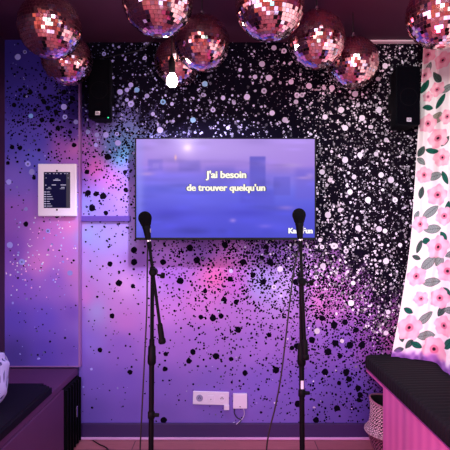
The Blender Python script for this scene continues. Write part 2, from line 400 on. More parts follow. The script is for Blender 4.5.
on_screen('lyric_text', "de trouver quelqu'un", 78, 226, 188, .016, M_ly, True)
on_screen('channel_logo', "KaraFun", 24, 300.5, 231, .035, M_logo, True)

# ================================================================== TOUCH PANEL ON THE LEFT
TP = PF - .03
tp = thing('touch_panel', 'white framed touch screen with dark song menu on the left wall panel', 'touch screen', at(57, 190, TP))
kx = TP / F
bm = B(-19.3 * kx, 19.3 * kx, 0, PF - .0035 - TP, -26.3 * kx, 26.3 * kx, bev=.006, seg=3)
obj('frame', bm, mat('white_frame', (244, 238, 255), .35), tp)
bm = B(-13.2 * kx, 13.2 * kx, -.002, .002, -18 * kx, 18 * kx, bev=.001)
pscr = obj('display', bm, mat('menu_navy', (2, 2, 8), .5, emit=(12, 8, 56), es=.8, spec=.08), tp)
bm = B(9.5 * kx, 13.1 * kx, -.0028, -.0018, -17.9 * kx, 16 * kx)
obj('side_bar', bm, mat('menu_grey', (20, 20, 30), .4, emit=(44, 44, 66), es=.6), pscr)
bm = bmesh.new()
M_menu = mat('menu_white', (40, 40, 40), .6, emit=(200, 190, 230), es=.8)
def ui(x, y, w, h): obj('menu_line', B((x - w / 2) * kx, (x + w / 2) * kx, -.0032, -.0025, (y - h * .36) * kx, (y + h * .36) * kx), M_menu, pscr)
for x in (-11, -7, -3, 0, 4, 8, 10.5): ui(x, 16.3, 1.6, .7)
ui(0, 11, 3, .6); ui(0, 9.8, 7, 1.1); ui(-10.8, 12, .8, .8); ui(11.3, 12, .7, .7)
ui(-11, 4.8, 1.2, 1.0); ui(-3, 5, 4.2, 1.0); ui(6.5, 5, 5.5, 1.0); ui(-7.5, 2.6, 2.2, .7); ui(6, 2.6, 3.4, .8); ui(-8, 1.2, 5, .5); ui(5.5, 1.2, 4.5, .5)
for i, w in enumerate((3.2, 4.2, 5.6, 6.6, 3, 4, 5.6)):
    ui(-11.8, -2 - i * 2.35, 1.6, 1.3); ui(-10.2 + w / 2, -2 - i * 2.35, w, .8)
bm.free()
for z in (19.2, -19.8):
    bm = bmesh.new(); lathe(bm, [(.006, 0), (.006, .004), (.004, .005)], 14, (0, 0, z * kx), (0, -1, 0)); obj('lock_button', bm, M_rubber, tp)

# ================================================================== WALL SPEAKERS
def speaker(px0, px1, py0, py1, d, depth, label, yaw, tag_px, led):
    k = d / F; w = (px1 - px0) * k; h = (py1 - py0) * k
    t = thing('wall_speaker', label, 'speaker', at((px0 + px1) / 2, (py0 + py1) / 2, d), (0, 0, yaw), 'wall speakers either side of the television')
    bm = bmesh.new()
    pts = [(-w / 2, 0), (w / 2, 0), (w * .36, depth), (-w * .36, depth)]
    lo = [bm.verts.new((x, y, -h / 2)) for x, y in pts]; hi = [bm.verts.new((x, y, h / 2)) for x, y in pts]
    bm.faces.new(lo[::-1]); bm.faces.new(hi)
    for i in range(4): bm.faces.new((lo[i], lo[(i + 1) % 4], hi[(i + 1) % 4], hi[i]))
    bmesh.ops.bevel(bm, geom=bm.edges[:], offset=.006, segments=2, affect='EDGES')
    obj('cabinet', bm, M_cab, t)
    bm = B(-w / 2 + .008, w / 2 - .008, -.008, .001, -h / 2 + .008, h / 2 - .008, bev=.004)
    obj('grille', bm, M_grille, t)
    bm = bmesh.new()
    lathe(bm, [(.053, 0), (.056, 0), (.056, .0012), (.053, .0012), (.053, 0)], 28, (0.0, -.0078, -.01), (0, -1, 0), cap=False)
    obj('woofer_ring', bm, mat('cone_ring', (16, 12, 18), .8, spec=.1), t)
    x = (tag_px[0] - (px0 + px1) / 2) * k; z = -(tag_px[1] - (py0 + py1) / 2) * k
    s = 2.3 * k
    bg = obj('badge', B(x - s, x + s, -.011, -.007, z - s * .85, z + s * .85, bev=.0012), mat('badge_white', (200, 190, 205), .5), t)
    me = text_mesh('LD', s * 1.3, .03)
    link('badge_mark', me, M_rubber, bg, loc=(x, -.0114, z))
    if led:
        x = (led[0] - (px0 + px1) / 2) * k; z = -(led[1] - (py0 + py1) / 2) * k
        bm = bmesh.new(); lathe(bm, [(.004, 0), (.004, .002), (.002, .0035)], 12, (x, -.008, z), (0, -1, 0))
        obj('indicator_light', bm, mat('led_green', (10, 60, 40), .4, emit=(60, 255, 170), es=1.6), t)
    bm = bmesh.new(); box(bm, -.05, .05, depth - .004, WALL - .006 - d if yaw == 0 else depth + .05, -.06, .06, bev=.003)
    obj('wall_bracket', bm, M_black, t)
    return t
speaker(88, 111, 59, 118.5, 3.1, .13, 'black wall speaker with green indicator light, left of the television', 0, (98, 113.5), (108.5, 118))
speaker(396, 420.5, 66, 125, 3.06, .17, 'black wall speaker beside the floral curtain, right of the television', 0, (408.5, 120), None)

# ================================================================== DISCO BALLS
def mirror_material():
    m = bpy.data.materials.new('rose_mirror'); m.use_nodes = True
    nt = m.node_tree; b = nt.nodes['Principled BSDF']
    a = nt.nodes.new('ShaderNodeAttribute'); a.attribute_name = 'print'
    nt.links.new(a.outputs['Color'], b.inputs['Base Color'])
    b.inputs['Metallic'].default_value = 1; b.inputs['Roughness'].default_value = .06
    return m
M_mirror = mirror_material()
R = .15
def ball_mesh():
    rows = 28; tile = PI * R / rows; V = []; Fc = []; K = []
    for i in range(rows):
        phi = -PI / 2 + (i + .5) * PI / rows
        if abs(phi) > 1.5: continue
        n = max(4, int(round(2 * PI * R * math.cos(phi) / tile))); off = random.random()
        for j in range(n):
            th_ = 2 * PI * (j + off) / n
            nrm = Vector((math.cos(phi) * math.cos(th_), math.cos(phi) * math.sin(th_), math.sin(phi)))
            e1 = Vector((-math.sin(th_), math.cos(th_), 0)); e2 = nrm.cross(e1)
            nj = (nrm + e1 * random.gauss(0, .045) + e2 * random.gauss(0, .045)).normalized()
            e1 = (e1 - nj * e1.dot(nj)).normalized(); e2 = nj.cross(e1)
            hw = PI * R * math.cos(phi) / n * .93; hh = tile / 2 * .92; c = nrm * R
            k = len(V)
            for s, t in ((-1, -1), (1, -1), (1, 1), (-1, 1)): V.append(c + e1 * s * hw + e2 * t * hh)
            Fc.append((k, k + 1, k + 2, k + 3)); g = random.uniform(.8, 1.0)
            col = (.97 * g, .62 * g, .60 * g) if random.random() < .85 else (.8 * g, .8 * g, .95 * g)
            K += [col] * 4
    me = bpy.data.meshes.new('mirror_tiles'); me.from_pydata([v[:] for v in V], [], Fc); me.update(); paint(me, np.array(K))
    return me
BALLS = [  # centre px, py, diameter px, label
 (50, 27, 62, 'large rose mirror ball at far left, in front of a smaller ball'),
 (67, 60, 50, 'smaller rose mirror ball hanging low at left beside the left speaker'),
 (158, 0, 71, 'big rose mirror ball left of centre, cut by the top of the photo'),
 (202, 43, 55, 'rose mirror ball just right of the glowing bulb'),
 (178, 62, 47, 'rose mirror ball half hidden behind the glowing bulb'),
 (270, 5.5, 69, 'big rose mirror ball right of centre with teal reflections'),
 (316.5, 40, 57, 'rose mirror ball right of centre, between the biggest ball and the lowest one'),
 (353, 63, 51, 'lowest rose mirror ball on the right, left of the right speaker'),
 (441, 14, 67, 'rose mirror ball at far right in front of the floral curtain top'),
]
first = None
M_core = mat('ball_core', (120, 56, 70), .5)
for i, (px, py, dia, lab) in enumerate(BALLS):
    d = 2 * R * F / dia; c = at(px, py, d)
    L = CEIL - c.z
    if first is None:
        first = thing('mirror_ball', lab, 'disco ball', c, (0, 0, 0), 'rose mirror balls hanging from the ceiling')
        tiles = link('mirror_tiles', ball_mesh(), M_mirror, first)
        bm = bmesh.new(); bmesh.ops.create_uvsphere(bm, u_segments=48, v_segments=24, radius=R * .985)
        core = obj('core', bm, M_core, first, True)
        bm = bmesh.new(); lathe(bm, [(.03, -.004), (.03, .006), (.02, .012), (.012, .016), (.012, .03), (.005, .034)], 20, (0, 0, R - .004))
        capo = obj('hanger_cap', bm, M_chrome, first, True, sharp=35)
        bm = bmesh.new(); rod(bm, (0, 0, 0), (0, 0, 1), .003, n=8)
        cord = obj('cord', bm, M_cable, first)
        cord.location = (0, 0, R + .02); cord.scale = (1, 1, L - R - .02)
        parts = [tiles, core, capo]
    else:
        r = first.copy(); C.objects.link(r); r.location = c; r['label'] = lab
        for p in parts:
            q = p.copy(); C.objects.link(q); q.parent = r
            if p is tiles: q.rotation_euler = (0, 0, i * 1.37)
        q = cord.copy(); C.objects.link(q); q.parent = r; q.scale = (1, 1, L - R - .02)

# ================================================================== PENDANT BULB
bc = at(172, 81, 2.65)
pb = thing('pendant_bulb', 'bare glowing bulb hanging on a black cord between the mirror balls', 'lamp', bc)
bm = bmesh.new(); lathe(bm, [(.002, -.034), (.012, -.0315), (.022, -.025), (.028, -.015), (.03, -.002), (.028, .012), (.021, .026), (.015, .036), (.0135, .044)], 24)
obj('bulb', bm, mat('bulb_glow', (255, 235, 215), .4, emit=(255, 226, 214), es=220), pb, True)
bm = bmesh.new(); lathe(bm, [(.016, .04), (.018, .046), (.018, .1), (.014, .125), (.006, .14), (.004, .15)], 20)
obj('socket', bm, M_rubber, pb, True, sharp=35)
bm = bmesh.new(); rod(bm, (0, 0, .145), (0, 0, CEIL - bc.z), .003, n=8)
obj('cord', bm, M_cable, pb)
pts = [at(100, 59, 3.16), at(107, 57, 3.14), at(118, 55, 3.08), at(139, 50.5, 2.98), at(150, 43, 2.9), at(158, 33, 2.85), at(163, 20, 2.8)]
pts.append(Vector((pts[-1].x + .03, 2.72, CEIL - .002)))
tag(obj('speaker_cable', tube(bmesh.new(), spline(pts, 60), .0032), M_cable, None, True), 'thin dark cable sagging from the left speaker up to the ceiling', 'cable')

# ================================================================== MICROPHONE STANDS
def mic(px0, py0, px1, py1, d, label):
    a, b_ = at(px0, py0, d), at(px1, py1, d); ax = (b_ - a)
    t = thing('microphone', label, 'microphone', a); L = ax.length; axn = ax.normalized()
    bm = bmesh.new()
    r = .029
    prof = [(r * math.sin(x), -r * math.cos(x)) for x in np.linspace(.12, 2.0, 14)] + [(.021, .030), (.0175, .036)]
    lathe(bm, prof, 28, (0, 0, 0), axn); obj('foam_head', bm, M_foam, t, True, sharp=60)
    bm = bmesh.new(); lathe(bm, [(.018, .034), (.0185, .04), (.0165, .046), (.0125, L - .012), (.0115, L - .004)], 24, (0, 0, 0), axn)
    obj('handle', bm, M_rubber, t, True, sharp=40)
    bm = bmesh.new(); lathe(bm, [(.0112, L - .005), (.0118, L - .003), (.0118, L + .002), (.009, L + .004)], 20, (0, 0, 0), axn)
    obj('end_ring', bm, M_chrome, t, True, sharp=40)
    bm = bmesh.new(); s = .009; e = Vector((1, 0, .1))
    box(bm, -.002, .002, -.0035, .0035, -.009, .009, bev=.001)
    bmesh.ops.translate(bm, vec=axn * (L * .55) + Vector((.0155, -.003, 0)), verts=bm.verts)
    obj('switch', bm, mat('switch_grey', (150, 145, 165), .35), t)
    return b_
def mic_stand(label, top, pivot, tail, pole_top, pole_bot, d, sleeve, knob2, tagy=None):
    "top/pivot/tail = boom pixels; pole from pole_top to pole_bot pixels"
    db = d - .028
    p0 = at(pole_top[0], pole_top[1], d); q = at(pole_bot[0], pole_bot[1], d)
    base = Vector((q.x + (q.x - p0.x) * .4, d, 0))
    t = thing('mic_stand', label, 'microphone stand', base)
    o = lambda v: Vector(v) - base
    bt, bp, bl = o(at(*top, db)), o(at(*pivot, db)), o(at(*tail, db))
    pt = o(p0)
    foot = Vector((0, 0, .22))
    bm = bmesh.new(); rod(bm, pt, pt.lerp(foot, .55), .0085); obj('upper_pole', bm, M_black, t, True, sharp=40)
    bm = bmesh.new(); rod(bm, pt.lerp(foot, .30), Vector((0, 0, .1)), .0115); obj('lower_pole', bm, M_black, t, True, sharp=40)
    s0, s1 = o(at(pole_bot[0] + (pole_top[0] - pole_bot[0]) * .55, sleeve[0], d)), o(at(pole_bot[0] + (pole_top[0] - pole_bot[0]) * .5, sleeve[1], d))
    fr = lambda py: pt.lerp(o(q), (py - pole_top[1]) / (pole_bot[1] - pole_top[1]))
    bm = bmesh.new(); a, b2 = fr(sleeve[0]), fr(sleeve[1]); Ls = (b2 - a).length
    lathe(bm, [(.011, 0), (.0165, .008), (.017, Ls * .5), (.0185, Ls * .55), (.0185, Ls - .01), (.013, Ls)], 20, a, b2 - a)
    obj('clutch_sleeve', bm, M_rubber, t, True, sharp=40)
    bm = bmesh.new(); c = fr(knob2)
    lathe(bm, [(.013, -.016), (.0155, -.012), (.0155, .012), (.013, .016)], 18, c, (0, 0, 1))
    col = obj('collar', bm, M_rubber, t, True, sharp=40)
    bm = bmesh.new(); rod(bm, c + Vector((.012, 0, 0)), c + Vector((.034, 0, 0)), .009, .008, 12); obj('knob', bm, M_rubber, col, True, sharp=40)
    bm = bmesh.new(); rod(bm, bt, bl, .0068); boom = obj('boom_arm', bm, M_black, t, True, sharp=40)
    bm = bmesh.new(); dirn = (bl - bt).normalized()
    lathe(bm, [(.0075, -.075), (.0115, -.07), (.0125, -.03), (.0125, -.012), (.016, -.008), (.0165, .006), (.012, .012)], 18, bl, dirn)
    obj('counterweight', bm, M_rubber, boom, True, sharp=40)
    bm = bmesh.new(); lathe(bm, [(.006, -.006), (.0105, 0), (.0105, .03), (.0075, .036)], 18, bt - dirn * .004, dirn)
    obj('mic_clip', bm, M_rubber, boom, True, sharp=40)
    bm = bmesh.new()
    lathe(bm, [(.012, -.016), (.0165, -.012), (.0165, .034), (.012, .038)], 20, bp + Vector((0, -.012, 0)), (0, 1, 0))
    lathe(bm, [(.011, 0), (.0125, .004), (.0125, .03), (.01, .036)], 18, pt - Vector((0, 0, .03)), (0, 0, 1))
    obj('swivel', bm, M_rubber, t, True, sharp=40)
    kp = bp + Vector((.015, -.005, -.012 if tagy is None else -.004))
    bm = bmesh.new(); rod(bm, kp, kp + Vector((.02, 0, -.002)), .005, .005, 10); rod(bm, kp + Vector((.018, 0, -.002)), kp + Vector((.034, 0, -.003)), .013, .012, 14)
    obj('swivel_knob', bm, M_rubber, t, True, sharp=40)
    if tagy:
        c = fr(tagy); bm = B(c.x - .006, c.x + .006, -.0135, -.0125 + .001, c.z - .018, c.z + .018, bev=.0004)
        for v in bm.verts: v.co.y += c.y
        obj('sticker', bm, mat('pale_sticker', (225, 220, 235), .5, ), t)
    bm = bmesh.new(); lathe(bm, [(.016, .08), (.02, .09), (.02, .2), (.014, .23)], 18); obj('leg_hub', bm, M_rubber, t, True, sharp=40)
    for k in range(3):
        a = k * 2 * PI / 3 + .5; e = Vector((math.cos(a) * .3, math.sin(a) * .3, .012))
        bm = bmesh.new(); rod(bm, Vector((math.cos(a) * .015, math.sin(a) * .015, .16)), e, .008); lg = obj('leg', bm, M_black, t, True, sharp=40)
        bm = bmesh.new(); rod(bm, e - (e - Vector((0, 0, .16))).normalized() * .03, e, .0115); obj('rubber_foot', bm, M_rubber, lg, True, sharp=40)
    return t
D = 2.1
mic_stand('left black boom microphone stand with its arm swung down to the right', (148.8, 241), (153.5, 272), (162, 341), (152.6, 268), (151, 450), D, (345, 365), 415)
mic_stand('right black boom microphone stand with its arm folded straight along the pole', (300.2, 239), (301.6, 281), (305.5, 357), (300.8, 274), (302.3, 450), D, (344, 366), 393, tagy=384)
mic(145, 218, 148.6, 241, D - .028, 'black foam-headed microphone on the left stand')
mic(299, 215, 300.2, 240, D - .028, 'black foam-headed microphone on the right stand')
# microphone cables
dc = D - .03
pl = [at(148.9, 242, dc), at(147.6, 250, dc + .012), at(147.2, 275, dc + .02), at(146.8, 310, dc), at(145.2, 345, dc), at(143, 390, dc), at(141, 430, dc), at(140, 455, dc), at(139, 500, dc - .02),
      Vector((-.36, 2.05, .03)), Vector((-.44, 2.1, .0045)), Vector((-.62, 2.5, .0045)), Vector((-.70, 2.9, .0045)), at(108, 448, 3.11) * 1, at(99, 441, 3.19), Vector((-.885, 3.25, .0045))]
for p in pl[-3:]: p.z = .0045
tag(obj('microphone_cable', tube(bmesh.new(), spline(pl, 160), .0035), M_cable, None, True), 'black microphone cable dropping from the left microphone and trailing across the floor', 'cable')
pr = [at(300.4, 242, dc), at(298.8, 250, dc + .015), at(295, 264, dc + .015), at(291, 292, dc), at(285.5, 340, dc), at(281, 376, dc), at(275, 408, dc), at(269.5, 430, dc), at(266.5, 450, dc), at(264.5, 490, dc), Vector((.16, 2.08, .04)), Vector((.1, 2.0, .0045)), Vector((-.05, 1.7, .0045))]
tag(obj('microphone_cable', tube(bmesh.new(), spline(pr, 160), .0035), M_cable, None, True), 'black microphone cable curving down to the left from the right microphone', 'cable')

# ================================================================== SOCKETS
def wx(px): return (px - 225) * WALL / F
SY = WALL - .004
ss = thing('socket_strip', 'white triple wall socket strip above the baseboard', 'socket', (wx(211), SY, pz(397.5)), (0, math.radians(1.5), 0))
k = WALL / F
obj('plate', B(-18 * k, 18 * k, -.012, .0, -6.6 * k, 6.6 * k, bev=.004), M_white, ss)
M_sock = mat('socket_grey', (150, 140, 185), .5); M_hole = mat('socket_hole', (30, 22, 60), .6)
for j, x in enumerate((-11.3, 0, 11)):
    bm = bmesh.new()
    if j == 1: box(bm, x * k - .022, x * k + .022, -.0145, -.011, -.02, .02, bev=.002)
    else: lathe(bm, [(.023, 0), (.023, .003), (.0195, .0035), (.0185, .0012)], 28, (x * k, -.0115, 0), (0, -1, 0))
    so = obj('socket_face', bm, M_sock if j == 0 else M_white, ss)
    bm = bmesh.new()
    for hx, hz in (((-.007, 0), (.007, 0), (0, .008)) if j != 1 else ((0, -.006),)):
        lathe(bm, [(.0035 if j != 1 else .003, 0), (.0035, .001)], 10, (x * k + hx, -.0135 if j != 1 else -.0144, hz), (0, -1, 0))
    obj('socket_hole', bm, M_hole, so)
obj('usb_adapter', B(13.2 * k, 18.4 * k, -.022, -.002, -11 * k, -6.2 * k, bev=.003), M_white, ss)
jb = thing('junction_box', 'white square wall box with looped cables below, right of the socket strip', 'junction box', (wx(240), SY, pz(400)))
obj('cover', B(-7 * k, 7 * k, -.022, 0, -7.4 * k, 7.4 * k, bev=.004), M_white, jb)
bm = bmesh.new(); lathe(bm, [(.004, 0), (.004, .001), (.002, .0015)], 12, (0, -.0215, -5.3 * k), (0, -1, 0)); obj('screw', bm, M_hole, jb)
bm = tube(bmesh.new(), spline([Vector((-5.5 * k, -.012, -7.2 * k)), Vector((-5.8 * k, -.014, -12 * k)), Vector((-3 * k, -.016, -16.5 * k)), Vector((1 * k, -.016, -19 * k)), Vector((-2 * k, -.02, -22.5 * k))], 30), .0035)
obj('cable', bm, M_cable, jb, True)
bm = tube(bmesh.new(), spline([Vector((3.5 * k, -.012, -7.2 * k)), Vector((4.2 * k, -.013, -13 * k)), Vector((2 * k, -.014, -18 * k)), Vector((-4 * k, -.02, -23 * k))], 30), .003)
obj('cable', bm, mat('pale_cable', (190, 175, 215), .5), jb, True)['label'] = 'pale cable'

# ================================================================== LEFT BENCH
BXL = -.987
M_lbench = mat('plum_board', (84, 38, 84), .55, noise=(6, (74, 32, 78)))
lb = thing('bench', 'left plum built-in bench with black seat pad', 'bench', (LX, 2.0, 0))
b0 = Vector((LX, 2.0, 0))
def rel(bm, b): bmesh.ops.translate(bm, vec=-b, verts=bm.verts); return bm
obj('seat_board', rel(B(LX + .001, BXL, 1.32, PF - .002, .445, .485, bev=.003), b0), M_lbench, lb)
obj('front_panel', rel(B(LX + .01, BXL + .010, 1.34, 2.94, 0.001, .444, bev=.002), b0), M_lbench, lb)
M_pad = mat('navy_black_vinyl', (6, 6, 18), .6, spec=.12)
bm = bmesh.new(); box(bm, LX + .004, BXL + .006, 1.33, 2.80, .486, .53)
es = [e for e in bm.edges if abs(e.verts[0].co.z - e.verts[1].co.z) > .01 and max(e.verts[0].co.x, e.verts[1].co.x) > BXL - .1 and e.verts[0].co.y > 2]
bmesh.ops.bevel(bm, geom=es, offset=.05, segments=6, affect='EDGES')
es = [e for e in bm.edges if min(e.verts[0].co.z, e.verts[1].co.z) > .52]
bmesh.ops.bevel(bm, geom=es, offset=.012, segments=3, affect='EDGES')
obj('seat_pad', rel(bm, b0), M_pad, lb, True, sharp=50)
# black ribbed cabinet in the gap under the bench end
fc = thing('floor_cabinet', 'black cabinet with vertical ribs tucked under the left bench end', 'cabinet', (-1.1, 3.1, 0))
b1 = Vector((-1.1, 3.1, 0))
obj('body', rel(B(-1.3, -.975, 2.955, WALL - .05, .001, .438, bev=.006), b1), M_cab, fc)
bm = bmesh.new()
for y in (2.965, 3.02, 3.075, 3.13, 3.185, 3.235): box(bm, -.977, -.962, y, y + .012, .01, .43, bev=.002)
obj('rib', rel(bm, b1), M_black, fc)
obj('highlight_strip', rel(B(-.964, -.958, 3.14, 3.155, .2, .27, bev=.002), b1), M_chrome, fc)  # chrome strip standing for a highlight on the ribs

# ================================================================== RIGHT BENCH
BXR = .945
M_rb = bpy.data.materials.new('pink_slatted_board'); M_rb.use_nodes = True
nt = M_rb.node_tree; b = nt.nodes['Principled BSDF']; b.inputs['Roughness'].default_value = .45
tc = nt.nodes.new('ShaderNodeTexCoord'); wv = nt.nodes.new('ShaderNodeTexWave'); wv.bands_direction = 'Y'; wv.inputs['Scale'].default_value = 3; wv.inputs['Distortion'].default_value = .6
mx = nt.nodes.new('ShaderNodeMix'); mx.data_type = 'RGBA'; mx.inputs[6].default_value = L4((216, 116, 172)); mx.inputs[7].default_value = L4((200, 100, 162))
nt.links.new(tc.outputs['Object'], wv.inputs['Vector']); nt.links.new(wv.outputs['Fac'], mx.inputs[0]); nt.links.new(mx.outputs[2], b.inputs['Base Color'])
b2 = Vector((RX, 2.0, 0))
rb = thing('bench', 'right pink built-in bench under a thick black ribbed cushion', 'bench', b2)
obj('seat_board', rel(B(BXR + .001, RX - .001, .3, WALL - .05, .465, .488, bev=.003), b2), M_rb, rb)
obj('front_panel', rel(B(BXR + .004, RX - .01, .3, 2.915, .001, .464, bev=.002), b2), M_rb, rb)
cu_ = thing('seat_cushion', 'black finely ribbed cushion lying along the right bench', 'cushion', (RX, 2.0, .489))
b3 = Vector((RX, 2.0, .489))
# cushion built as one ribbed sheet wrapped over rounded edges
x0, x1, y0_, y1_, z0, z1 = BXR - .005, RX - .004, .3, WALL - .048, .489, .577
ny = 1180; ys = np.linspace(y0_, y1_, ny)
prof = [(x0 + .004, z0), (x0, z0 + .012), (x0, z1 - .022), (x0 + .004, z1 - .009), (x0 + .014, z1 - .002), (x0 + .03, z1)] + [(x0 + .03 + (x1 - x0 - .03) * t, z1 + .004 * math.sin(PI * t)) for t in np.linspace(.08, 1, 12)] + [(x1, z0), (x0 + .004, z0)]
rib = .0035 * np.cos(ys * 2 * PI / .042)
endr = np.minimum(1, np.minimum((ys - y0_), (y1_ - ys)) / .01); drop = .01 * (1 - np.sqrt(np.clip(1 - (1 - endr) ** 2, 0, 1)))
co = np.zeros((ny, len(prof), 3))
for j, (x, z) in enumerate(prof):
    on = 1 if z > z0 + .005 else 0
    co[:, j, 0] = x - (rib if j in (1, 2, 3) else 0); co[:, j, 1] = ys; co[:, j, 2] = z + on * (rib * (j > 2) - drop)
co -= np.array(b3)
link('cover', grid_mesh('cover', co, len(prof), ny), mat('black_corduroy', (15, 13, 18), .8, spec=.25), cu_, True)
bm = bmesh.new()
tube(bm, [Vector((x0 - .001, y, z0 + .004)) - b3 for y in np.linspace(.31, y1_ - .005, 40)], .0035, 8)
obj('piping', bm, mat('plum_piping', (120, 40, 110), .6), cu_, True)

# ------------------------------------------------------------------ belly basket
bk = thing('basket', 'dark wicker belly basket with pale dotted weave beside the right bench end', 'basket', (1.075, 3.1, 0))
nu, nv = 160, 150
prof = [(.105, .002), (.128, .02), (.142, .06), (.15, .10), (.158, .118), (.172, .126), (.176, .134), (.168, .146), (.15, .17), (.142, .21), (.139, .25), (.14, .29), (.146, .32)]
pr_ = np.array([p[:] for p in [v for v in spline([(a, 0, c) for a, c in prof], nv - 1)]])
A = np.linspace(0, 2 * PI, nu); Rr = pr_[:, 0][:, None]; Z = pr_[:, 2][:, None]
ncol, nrow = 46, 42
vv = np.linspace(0, nrow, nv)[:, None]; uu = (A / (2 * PI) * ncol)[None, :]
stag = (np.floor(vv) % 2) * .5
bumpy = np.sin(PI * ((uu + stag) % 1)) * np.sin(PI * (vv % 1))
Rr2 = Rr + .004 * bumpy
Zl = Z + .012 * np.cos(A * 2 + .5)[None, :] * smooth(.25, .32, Z)
co = np.stack([Rr2 * np.cos(A), Rr2 * np.sin(A), Zl + 0 * Rr2], -1)
dot = (bumpy > .52)[..., None]
low = (Z < .128)[..., None]
cc = np.where(dot, np.where(low, (150, 90, 120), (240, 205, 215)), np.where(low, (40, 14, 30), (36, 14, 32)))
wb = link('woven_body', grid_mesh('woven_body', co, nu, nv, lin(cc)), attr_mat('seagrass', .8), bk, True)
inner = np.stack([(Rr - .008) * np.cos(A), (Rr - .008) * np.sin(A), Zl + 0 * Rr], -1)
link('lining', grid_mesh('lining', inner, nu, nv), mat('dark_lining', (20, 10, 24), .9), bk, True)
rim = [Vector((.1435 * math.cos(a), .1435 * math.sin(a), .322 + .012 * math.cos(2 * a + .5))) for a in np.linspace(0, 2 * PI, 64)]
obj('rim', tube(bmesh.new(), rim, .0065, 10), mat('rim_straw', (150, 96, 120), .8), bk, True)

# ================================================================== CURTAIN
def poly(ts, pts, t):
    return np.stack([np.interp(t, ts, [p[k] for p in pts]) for k in (0, 1)], -1)
NU, NV = 420, 820
uu = np.linspace(0, 1, NU); vv = np.linspace(0, 1, NV)          # v=0 hem
def sm_poly(ts, pts):
    k = poly(ts, pts, uu); ker = np.hanning(33); ker /= ker.sum()
    pad = np.pad(k, ((16, 16), (0, 0)), mode='reflect', reflect_type='odd')
    return np.stack([np.convolve(pad[:, j], ker, 'valid') for j in (0, 1)], -1)
def path(px0, dts, ds):
    d = sm_poly(dts, [(q, 0) for q in ds])[:, 0]
    return np.stack([(px0 + 111 * uu - 225) * d / F, d], -1)
bot = path(391, [0, .40, .46, .6, 1], [3.17, 3.04, 2.86, 2.66, 2.4])
mid_ = path(412, [0, .3, .6, 1], [3.18, 3.08, 2.75, 2.38])
topp = path(424, [0, .3, .6, 1], [3.18, 3.04, 2.7, 2.35])
zt = .584 + vv * (CEIL - .03 - .584)
wb_ = np.clip(1 - vv / .42, 0, 1)[:, None, None] ** 1.3; wt = np.clip((vv - .42) / .58, 0, 1)[:, None, None]
base = bot[None] * wb_ + (mid_[None] * (1 - wt) + topp[None] * wt) * (1 - wb_)
amp = (.010 + .010 * vv)[:, None] * np.minimum(1, uu / .05)[None, :]
wave = amp * np.sin(2 * PI * 5.2 * uu[None, :] + .8 * np.sin(vv * 5)[:, None] + .5) + .004 * np.sin(2 * PI * 13 * uu[None, :] + vv[:, None] * 6) * np.minimum(1, uu / .05)[None, :]
nd = np.array((-.25, -.95))
xy = base + wave[..., None] * nd
hem = .007 * np.sin(2 * PI * 24 * uu) * 0 + .006 * np.sin(2 * PI * 5.2 * uu)
zz = np.repeat(zt[:, None], NU, 1) + hem[None, :] * np.clip(1 - vv / .05, 0, 1)[:, None]
zz = np.maximum(zz, .585)
co = np.stack([xy[..., 0], xy[..., 1], zz], -1)
# fabric coordinates in centimetres
UC = np.repeat((uu * 72)[None, :], NV, 0); VC = np.repeat((zt * 100)[:, None], NU, 1)
col = np.zeros((NV, NU, 3)) + np.array((250, 242, 240.))
yl = lambda y: np.interp(y, [42, 75, 100, 200, 250, 300, 357], [424, 421, 419, 412, 405, 398, 391])
def fab(px, py): return (px - yl(py)) * .645, (CAMZ + (HY - py) * 3.1 / F) * 100
def over(m, c):
    m = np.clip(m, 0, 1)[..., None]; col[:] = col * (1 - m) + np.asarray(c, float) * m
def flower(u, v, r, ang):
    dx, dy = UC - u, VC - v; rr = np.hypot(dx, dy); th_ = np.arctan2(dy, dx) + ang
    r = r * 1.1; edge = r * (.90 + .08 * np.cos(5 * th_) + .035 * np.cos(11 * th_))
    m = 1 - smooth(-.35, .25, rr - edge)
    sh = .5 + .5 * np.cos(5 * th_ + 2.2 * rr / r + ang)
    c = np.array((255, 200, 214.)) + (np.array((248, 152, 180.)) - np.array((255, 200, 214.))) * (np.clip(sh * .9 * (rr / r), 0, 1))[..., None]
    c = c + (np.array((255, 205, 212.)) - c) * (np.exp(-((rr / r - .62) / .16) ** 2) * .55)[..., None]
    mm = m[..., None]; col[:] = col * (1 - mm) + c * mm
    over((1 - smooth(r * .26, r * .36, rr)) * .7, (214, 96, 130)); over(1 - smooth(r * .09, r * .15, rr), (40, 14, 34))
def leaf(u, v, L, w, ang, c, vein=True):
    a = math.radians(ang); dx, dy = UC - u, VC - v; p = dx * math.cos(a) + dy * math.sin(a); q = -dx * math.sin(a) + dy * math.cos(a)
    t = np.clip(np.abs(p) / (L / 2), 0, 1); half = w / 2 * (1 - t ** 2) ** .8
    m = (1 - smooth(-.25, .12, np.abs(q) - half)) * (np.abs(p) < L / 2); over(m, c)
    over(m * smooth(-.55, -.1, np.abs(q) - half) * .75, np.array(c) * .35)
    if vein: over(m * (np.abs(q) < .14), np.array(c) * .55); over(m * (np.sin(p * 4 + np.abs(q) * 3) > .75) * .4, np.array(c) * .6)
GREY, DGR, TEAL = (138, 152, 146), (70, 92, 86), (20, 96, 78)
